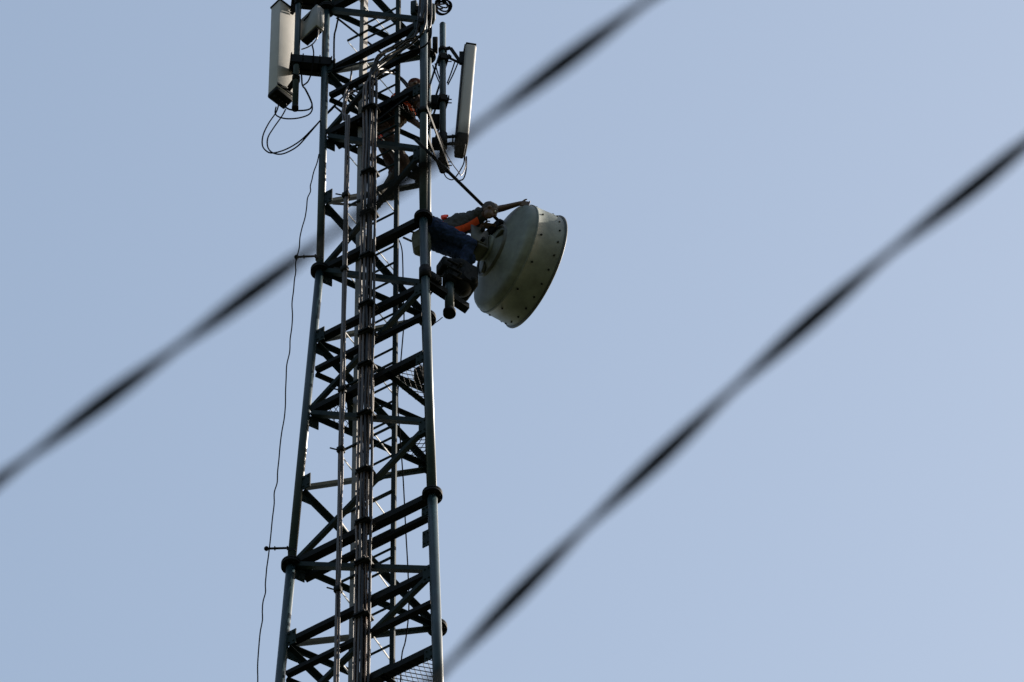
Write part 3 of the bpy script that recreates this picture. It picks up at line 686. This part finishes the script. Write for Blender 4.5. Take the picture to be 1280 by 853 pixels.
# broad orange flank panel along the near, lower side of the torso
near = V((0, -1, 0)); near = (near - tor.normalized() * near.dot(tor.normalized())).normalized()
down = tor.normalized().cross(near)
if down.z > 0: down = -down
rows = []
for j in range(10):
    t = .12 + .80 * j / 9; c = HIP.lerp(SH, t); row = []
    for k in range(7):
        q_ = math.radians(38 + 12 * math.sin(3.14 * j / 9) + 34 * k / 6)
        dd = near * math.cos(q_) + down * math.sin(q_); row.append(c + dd * (.158 if t < .8 else .15))
    rows.append(row)
vo = [[hs.verts.new(p) for p in r] for r in rows]; vi = [[hs.verts.new(HIP.lerp(SH, .12 + .80 * j / 9) + (p - HIP.lerp(SH, .12 + .80 * j / 9)) * .93) for p in r] for j, r in enumerate(rows)]
for j in range(9):
    for k in range(6):
        hs.faces.new((vo[j][k], vo[j + 1][k], vo[j + 1][k + 1], vo[j][k + 1])); hs.faces.new((vi[j][k], vi[j][k + 1], vi[j + 1][k + 1], vi[j + 1][k]))
for j in range(9):
    for k in (0, 6): hs.faces.new((vo[j][k], vi[j][k], vi[j + 1][k], vo[j + 1][k]))
for k in range(6):
    for j in (0, 9): hs.faces.new((vo[j][k], vo[j][k + 1], vi[j][k + 1], vi[j][k]))
obj('harness', hs, 'orange', w1)
bm = B(); block(bm, (0.655, -0.580, 6.289), V((.9, 0, .4)).normalized(), V((0, 1, 0)), V((-.4, 0, .9)).normalized(), (.07, .05, .06), .012, 2); block(bm, (0.685, -0.580, 6.325), V((1, 0, 0)), V((0, 1, 0)), UP, (.05, .03, .03), .008, 1); obj('buckle', bm, 'red', w1)
bm = B(); strap(bm, HIP.lerp(CH, .03), tor, .142, .07, .016); block(bm, V((0.508, -0.600, 6.169)), V((.9, 0, .4)).normalized(), V((0, 1, 0)), V((-.4, 0, .9)).normalized(), (.12, .08, .14), .02, 2); obj('tool_belt', bm, 'dark', w1)

bg_ = thing('tool_bag', 'pale grey canvas tool bag hanging half hidden behind the near leg', 'bag', (0.373, -0.500, 5.601))
bm = B(); vb = []
cb = V((0.382, -0.500, 5.843))
for k, (zz, rr) in enumerate(((.19, .085), (.15, .12), (.02, .135), (-.10, .125), (-.17, .10), (-.20, .05))):
    vb.append([bm.verts.new(cb + V((math.cos(2 * math.pi * j / 6 + .4) * rr, math.sin(2 * math.pi * j / 6 + .4) * rr, zz))) for j in range(6)])
for A, B_ in zip(vb, vb[1:]):
    for j in range(6): bm.faces.new((A[j], A[(j + 1) % 6], B_[(j + 1) % 6], B_[j]))
bm.faces.new(vb[0]); bm.faces.new(vb[-1]); obj('sack', bm, 'canvas', bg_)
bm = B(); tube(bm, [(0.304, -0.500, 6.068), (0.245, -0.500, 6.102), (0.234, -0.500, 6.242), (0.264, -0.500, 6.330), (0.332, -0.500, 6.366)], .011, 6); rect(bm, (0.157, -0.500, 5.961), (0.265, -0.500, 5.876), .025, .015, UP); obj('handle', bm, 'boot', bg_)

# --- worker inside the tower
w2 = thing('person', 'worker in brown clothes crouching inside the tower behind the cables, near the top', 'person', (-0.045, 0.100, 7.820))
HIPR, HIPL = V((-0.156, -0.120, 9.051)), V((-0.124, 0.060, 9.105)); HIP = (HIPR + HIPL) / 2
SHR, SHL = V((0.234, -0.400, 9.370)), V((0.216, -0.140, 9.435)); SH = (SHR + SHL) / 2
CH = HIP.lerp(SH, .58) + V((-.02, .03, .04))
NECK = V((0.255, -0.300, 9.506)); HEAD = V((0.290, -0.340, 9.603))
ELR, WRR = V((0.346, -0.500, 8.922)), V((0.385, -0.620, 8.408)); ELL, WRL = V((0.248, -0.200, 9.048)), V((0.348, -0.300, 8.750))
KNR, ANR, TOR = V((0.151, -0.220, 8.047)), V((-0.026, 0.000, 7.851)), V((-0.145, -0.020, 7.711)); KNL, ANL, TOL = V((0.052, 0.050, 8.289)), V((0.005, 0.120, 7.833)), V((-0.105, 0.100, 7.747))
bm = B()
for a, b, r1, r2 in [(HIP, CH, .115, .125), (CH, SH, .125, .105), (SHL, SHR, .062, .062), (SH, NECK, .07, .055), (NECK, HEAD, .052, .05),
      (SHR, ELR, .054, .042), (ELR, WRR, .041, .029), (SHL, ELL, .054, .042), (ELL, WRL, .041, .029),
      (HIPL, HIPR, .10, .10), (HIPR, KNR, .09, .06), (KNR, ANR, .058, .04), (HIPL, KNL, .09, .06), (KNL, ANL, .058, .04)]: capsule(bm, a, b, r1, r2)
fv = head(bm, HEAD, V((.85, .1, -.3)), V((.2, 0, 1)))
hand(bm, WRR, WRR + V((.1, -.08, .08)), (0, -.3, .9)); hand(bm, WRL, WRL + V((.12, -.04, .06)), (0, -.3, .9))
fuse(obj('body', bm, 'skin', w2), .0075, 4); eyes(w2, HEAD, *fv)
bm = B(); f, s, u = fv; ball(bm, HEAD + u * .045 - f * .005, (.104, .09, .085), (f, s, u), 24); block(bm, HEAD + f * .13 + u * .05, f, s, u, (.1, .13, .012), .005, 1); fuse(obj('cap', bm, 'capred', w2), .009, 2)
bm = B()
for a, b, r1, r2 in ((HIP.lerp(CH, .1), CH, .16, .185), (CH, SH, .185, .15), (SHL, SHR, .082, .082), (SHR, SHR.lerp(ELR, .9), .076, .058), (SHL, SHL.lerp(ELL, .9), .076, .058), (SH, NECK, .08, .066)): capsule(bm, a, b, r1, r2)
fuse(obj('jacket', bm, 'brown', w2), .011, 3, .03)
bm = B()
for a, b, r1, r2 in ((HIPL, HIPR, .125, .125), (HIPR, KNR, .112, .082), (KNR, ANR.lerp(KNR, .12), .08, .064), (HIPL, KNL, .112, .082), (KNL, ANL.lerp(KNL, .12), .08, .064)): capsule(bm, a, b, r1, r2)
fuse(obj('trousers', bm, 'khaki', w2), .011, 3, .03)
for an, to, kn in ((ANR, TOR, KNR), (ANL, TOL, KNL)):
    bm = B(); d = (to - an).normalized(); up_ = (kn - an).normalized()
    capsule(bm, an - up_ * .02, an + up_ * .16, .072, .078); capsule(bm, an - d * .04 - up_ * .03, to, .066, .056); fuse(obj('boot', bm, 'boot', w2), .009, 2)
hs = B(); tor = SH - HIP; strap(hs, HIP.lerp(CH, .12), tor, .172, .05); strap(hs, CH.lerp(SH, .55), tor, .184, .05)
obj('harness', hs, 'orange', w2)
bm = B(); block(bm, (-0.133, -0.250, 8.560), V((.9, 0, .4)).normalized(), V((0, 1, 0)), V((-.4, 0, .9)).normalized(), (.05, .03, .10), .01, 2); obj('buckle', bm, 'red', w2)
pouch = thing('tool_pouch', 'black round tool pouch hanging below the crouching worker', 'pouch', (-0.052, -0.250, 8.415))
bm = B(); ball(bm, (-0.053, -0.220, 8.607), (.06, .05, .08), seg=20); obj('pouch_body', bm, 'boot', pouch)
bm = B(); tube(bm, [(-0.094, -0.240, 8.704), (-0.034, -0.240, 8.760), (-0.003, -0.240, 8.651)], .01, 6); obj('loop', bm, 'boot', pouch)

# ------------------------------------------------------------------ the two twisted overhead wires, close to the camera
def twin(name, label, pts, pitch, phase, r):
    """flat twin-core cable (oval section 2r x .3 of that) twisted along its length"""
    bm = B(); pts = spline(pts, 24); L = 0; rings = []
    for i, p in enumerate(pts):
        if i: L += (p - pts[i - 1]).length
        d = (pts[min(i + 1, len(pts) - 1)] - pts[max(i - 1, 0)]).normalized(); a, b = basis(d)
        t = math.pi * L / pitch + phase
        u = a * math.cos(t) + b * math.sin(t); w_ = d.cross(u)
        rings.append([bm.verts.new(p + u * (math.cos(2 * math.pi * j / 16) * r) + w_ * (math.sin(2 * math.pi * j / 16) * r * (.52 + .06 * math.cos(4 * math.pi * j / 16)))) for j in range(16)])
    for A, B_ in zip(rings, rings[1:]):
        for j in range(16): bm.faces.new((A[j], A[(j + 1) % 16], B_[(j + 1) % 16], B_[j])).smooth = True
    bm.faces.new(rings[0][::-1]); bm.faces.new(rings[-1])
    return tag(obj(name, bm, 'wire', at=pts[0]), label, 'wire', 'overhead wires crossing close to the camera')
twin('overhead_wire', 'blurred black twisted wire crossing the tower from the lower left to the top edge', [(-1.388, -38.227, -51.300), (-1.088, -38.500, -51.300), (-0.812, -38.751, -51.300), (-0.595, -38.950, -51.300), (-0.277, -39.237, -51.300), (0.099, -39.576, -51.300), (0.343, -39.800, -51.300), (0.490, -39.935, -51.300), (0.725, -40.148, -51.300), (1.027, -40.421, -51.300), (1.396, -40.748, -51.300)], 0.4223, 2.529, .0188)
twin('overhead_wire', 'blurred black twisted wire rising from the bottom edge by the tower to the right edge', [(-0.672, -37.183, -51.300), (-0.314, -37.664, -51.300), (-0.105, -37.949, -51.300), (0.140, -38.278, -51.300), (0.271, -38.451, -51.300), (0.414, -38.637, -51.300), (0.575, -38.830, -51.300), (0.725, -39.013, -51.300), (0.890, -39.201, -51.300), (1.030, -39.356, -51.300), (1.185, -39.512, -51.300), (1.282, -39.615, -51.300), (1.612, -39.967, -51.300), (1.977, -40.343, -51.300)], 0.4669, 2.963, .0188)

# ------------------------------------------------------------------ lift everything so that the ground is at height 0
for o in TOPS: o.location.z -= GROUND_Z

# ------------------------------------------------------------------ light, sky, camera
EL, AZ = math.radians(33), math.radians(66)
w = bpy.data.worlds.new('World'); SC.world = w; w.use_nodes = True
nt = w.node_tree; bgn = nt.nodes['Background']
sk_ = nt.nodes.new('ShaderNodeTexSky'); sk_.sky_type = 'NISHITA'; sk_.sun_disc = False
sk_.sun_elevation = EL; sk_.sun_rotation = AZ; sk_.air_density = 1.55; sk_.dust_density = 3.1; sk_.ozone_density = .0
nt.links.new(sk_.outputs[0], bgn.inputs[0]); bgn.inputs[1].default_value = .06
ld = bpy.data.lights.new('sun', 'SUN'); ld.energy = 5.; ld.angle = math.radians(.5); ld.color = (1., .91, .80)
lo_ = bpy.data.objects.new('sun', ld); COL.objects.link(lo_)
sd = V((math.sin(AZ) * math.cos(EL), math.cos(AZ) * math.cos(EL), math.sin(EL)))
lo_.rotation_euler = sd.to_track_quat('Z', 'Y').to_euler(); lo_.location = (40, 20, 120)

cd = bpy.data.cameras.new('camera'); cam = bpy.data.objects.new('camera', cd); COL.objects.link(cam)
RR = V((0.99978059, -0.01905308, -0.00870347)); UU = V((-0.01060242, -0.81864298, 0.57420489)); FF = V((0.01806541, 0.57398662, 0.81866538))
m = Matrix((RR, UU, -FF)).transposed().to_4x4(); m.translation = V((0, -47.17073478, -62.78658042 - GROUND_Z)); cam.matrix_world = m
cd.sensor_width = 36; cd.sensor_fit = 'HORIZONTAL'; cd.lens = 8492.141 / 1280 * 36
cd.clip_start = .1; cd.clip_end = 20000
cd.dof.use_dof = True; cd.dof.focus_distance = 82.; cd.dof.aperture_fstop = 5.0
SC.camera = cam
SC.view_settings.view_transform = 'Standard'; SC.view_settings.look = 'None'; SC.view_settings.gamma = 1; SC.view_settings.exposure = 1.63
SC.view_settings.use_curve_mapping = False
